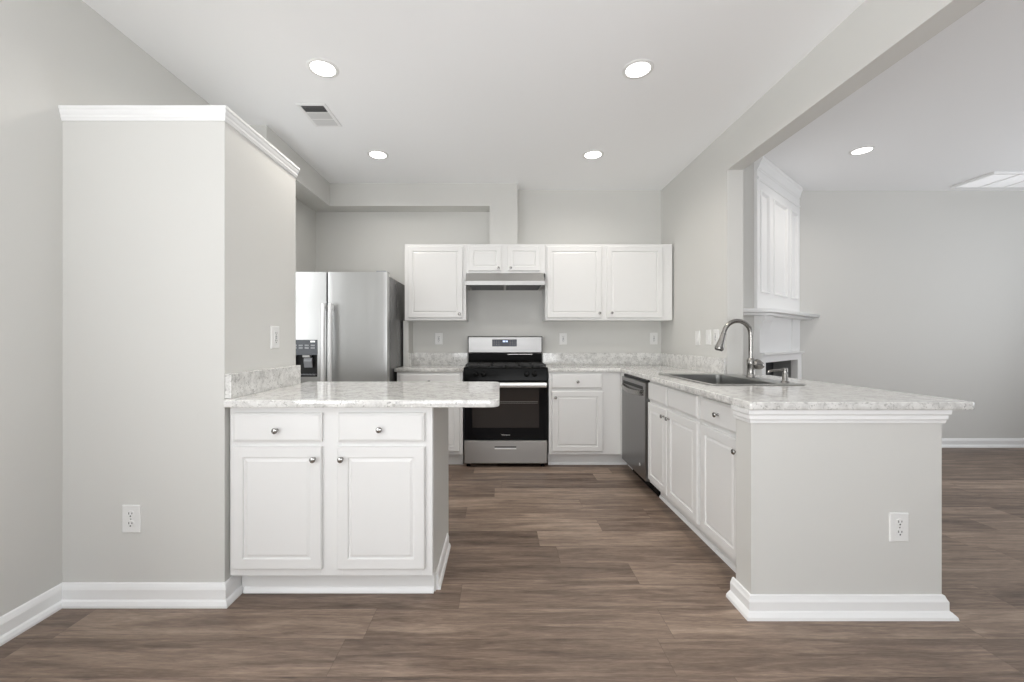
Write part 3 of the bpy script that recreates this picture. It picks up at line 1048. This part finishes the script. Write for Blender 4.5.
KW = 6.2
downlight('round recessed ceiling light in front of the kitchen ceiling vent', -1.025, 2.386, H, KW)
downlight('round recessed kitchen ceiling light nearest the header of the living room opening', .802, 2.395, H, KW)
downlight('round recessed ceiling light between the ceiling vent and the soffit', -1.036, 3.498, H, KW * .6)
downlight('round recessed ceiling light above the corner wall cabinet and the range', .790, 3.498, H, KW * .6)
downlight('round recessed living room ceiling light beyond the header, near the fireplace', 3.11, 3.54, HL, 4.5)


def vent(label, x0, x1, y0, y1, z, back, t=.006):
    r = thing('ceiling_vent', label, 'vent', ((x0 + x1) / 2, (y0 + y1) / 2, z), 'white ceiling registers')
    fw = .022
    b = B()
    b.box(x0, x1, y0, y0 + fw, z - t, z - .0005, .002).box(x0, x1, y1 - fw, y1, z - t, z - .0005, .002)
    b.box(x0, x0 + fw, y0 + fw, y1 - fw, z - t, z - .0005, .001).box(x1 - fw, x1, y0 + fw, y1 - fw, z - t, z - .0005, .001)
    b.build('frame', M['trim'], r)
    B().box(x0 + fw, x1 - fw, y0 + fw, y1 - fw, z - .0015, z - .0005).build('duct_backing', M[back], r)
    return r, fw, t


r, fw, t = vent('small white ceiling vent with dark slots over the kitchen', -1.36, -1.163, 2.74, 3.035, H, 'vent_dark')
x0, x1, y0, y1 = -1.36 + fw, -1.163 - fw, 2.74 + fw, 3.035 - fw
seg = (y1 - y0) / 3
for k in range(3):
    ya = y0 + seg * k
    tilt = (-.010, .002, .010)[k]
    for j in range(6):
        y = ya + seg * (j + .5) / 6
        hw = .0065 if k else .0035
        B().loops([[(x0, y - hw, H - .0055 + tilt * .2), (x1, y - hw, H - .0055 + tilt * .2), (x1, y + hw, H - .0055 - tilt * .2), (x0, y + hw, H - .0055 - tilt * .2)],
                   [(x0, y - hw, H - .0045 + tilt * .2), (x1, y - hw, H - .0045 + tilt * .2), (x1, y + hw, H - .0045 - tilt * .2), (x0, y + hw, H - .0045 - tilt * .2)]]).build('slat', M['vent_slat'], r)
    if k:
        B().box(x0, x1, ya - .004, ya + .004, H - .006, H - .001).build('divider', M['trim'], r)

r, fw, t = vent('large white return air grille on the living room ceiling', 4.78, 5.60, 3.985, 4.365, HL, 'grille', .022)
x0, x1, y0, y1 = 4.78 + fw, 5.60 - fw, 3.985 + fw, 4.365 - fw
for k in range(3):
    xa = x0 + (x1 - x0) / 3 * k
    xb = x0 + (x1 - x0) / 3 * (k + 1)
    for j in range(15):
        y = y0 + (y1 - y0) * (j + .5) / 15
        B().prism([(y - .004, HL - .001), (y + .006, HL - .021), (y + .0075, HL - .0205), (y - .0025, HL - .001)], lambda p: (xa + .008, p[0], p[1]), lambda p: (xb - .008, p[0], p[1])).build('slat', M['grille'], r)
    if k:
        B().box(xa - .008, xa + .008, y0, y1, HL - .021, HL - .001).build('divider', M['grille'], r)

# ------------------------------------------------------------------ corner fireplace mantel
r = thing('fireplace_mantel', 'white panelled corner fireplace mantel in the living room beyond the peninsula', 'fireplace', (F(.63, 0, 0)[0], F(.63, 0, 0)[1], 0))


def fbox(b, t0, t1, o0, o1, z0, z1):
    return b.loops([[F(t0, o0, z0), F(t1, o0, z0), F(t1, o1, z0), F(t0, o1, z0)], [F(t0, o0, z1), F(t1, o0, z1), F(t1, o1, z1), F(t0, o1, z1)]])


FT = lambda u, v, d: F(u, d, v)
# overmantel: frame round three sunk panels
b = B()
PZ0, PZ1 = 1.60, 2.52
pans = [(.080, .310), (.430, .840), (.960, 1.190)]
fbox(b, .0, 1.268, .001, .010, 1.445, 2.70)
b.build('overmantel_back', M['trim'], r)
b = B()
fbox(b, 0, 1.268, .010, .026, 1.445, PZ0)
fbox(b, 0, 1.268, .010, .026, PZ1, 2.70)
ts = [0] + [x for p in pans for x in p] + [1.268]
for i in range(0, len(ts), 2):
    fbox(b, ts[i], ts[i + 1], .010, .026, PZ0, PZ1)
b.build('overmantel_frame', M['trim'], r)
for t0, t1 in pans:
    B().panel(t0, t1, PZ0, PZ1, [(0, .0101), (0, .034), (.008, .036), (.014, .032), (.026, .0125), (.028, .012)], FT).build('panel_moulding', M['trim'], r)
# crown at the ceiling
cp = [(.0, 2.69), (.030, 2.69), (.032, 2.70), (.038, 2.705), (.042, 2.715), (.052, 2.745), (.064, 2.765), (.070, 2.77), (.070, 2.797), (.0, 2.797)]
B().prism(cp, lambda p: F(0.0, p[0], p[1]), lambda p: F(1.262 - max(0, p[0]) * .83, p[0], p[1])).build('crown_moulding', M['trim'], r)
B().prism([(.026, 2.60), (.032, 2.60), (.038, 2.61), (.038, 2.618), (.032, 2.628), (.026, 2.628)], lambda p: F(0.0, p[0], p[1]), lambda p: F(1.268 - .03, p[0], p[1])).build('picture_rail', M['trim'], r)
# mantel shelf: wraps the left return, follows the diagonal face
sh = [(XR2 + .002, 3.570), (2.387, 3.570), (3.490, 4.497), F(1.268, .001, 0)[:2], F(0, .001, 0)[:2], (F0.x, F0.y - .001), (XR2 + .002, F0.y - .001)]
sl = slab(sh, [], 1.412, 1.446, .004)
sl.build('mantel_shelf', M['trim'], r)
sh2 = [(XR2 + .002, 3.612), (2.372, 3.612), (3.40, 4.476), F(1.268, .001, 0)[:2], F(0, .001, 0)[:2], (F0.x, F0.y - .001), (XR2 + .002, F0.y - .001)]
slab(sh2, [], 1.388, 1.412, .004).build('shelf_moulding', M['trim'], r)
# frieze and pilasters
b = B()
fbox(b, 0, 1.268, .001, .020, 1.052, 1.388)
b.build('frieze', M['trim'], r)
cor = [(.020, 1.055), (.045, 1.055), (.046, 1.22), (.052, 1.27), (.066, 1.32), (.084, 1.35), (.092, 1.388), (.020, 1.388)]
for t0, t1, cor in ((.0, .22, cor), (1.0, 1.262, [(.020, 1.055), (.030, 1.055), (.030, 1.36), (.036, 1.388), (.020, 1.388)])):
    B().prism(cor, lambda p: F(t0, p[0], p[1]), lambda p: F(t1, p[0], p[1])).build('corbel', M['trim'], r)
# surround: legs, header, cornice
for t0, t1 in ((.004, .105), (1.06, 1.195)):
    b = B()
    fbox(b, t0, t1, .0015, .060, .0, .966)
    b.build('surround_leg', M['trim'], r)
b = B()
fbox(b, .004, 1.195, .0015, .060, .966, 1.02)
b.build('surround_header', M['trim'], r)
B().prism([(.0015, 1.02), (.066, 1.02), (.070, 1.030), (.082, 1.036), (.084, 1.052), (.0015, 1.052)], lambda p: F(.0, p[0], p[1]), lambda p: F(1.213, p[0], p[1])).build('surround_cornice', M['trim'], r)
b = B()
fbox(b, 1.196, 1.268, .0015, .020, 0, 1.052)
b.build('side_board', M['trim'], r)
# black firebox, its far cheek paler because the light is in its colour
fb = B()
fbox(fb, .095, 1.06, -.170, -.160, 0.02, .97)
fb = fb.build('firebox', M['firebox'], r)
for nm, mt, dims in (('cheek', 'firebox', (.095, .105, -.16, .055, .0, .97)), ('cheek', 'lit_cheek', (1.055, 1.065, -.16, .0, .0, .97)),
                     ('lintel', 'firebox', (.105, 1.055, -.16, .0, .967, .985)), ('hearth', 'firebox', (.105, 1.055, -.16, .055, .0, .02))):
    b = B()
    fbox(b, *dims)
    b.build(nm, M[mt], fb)
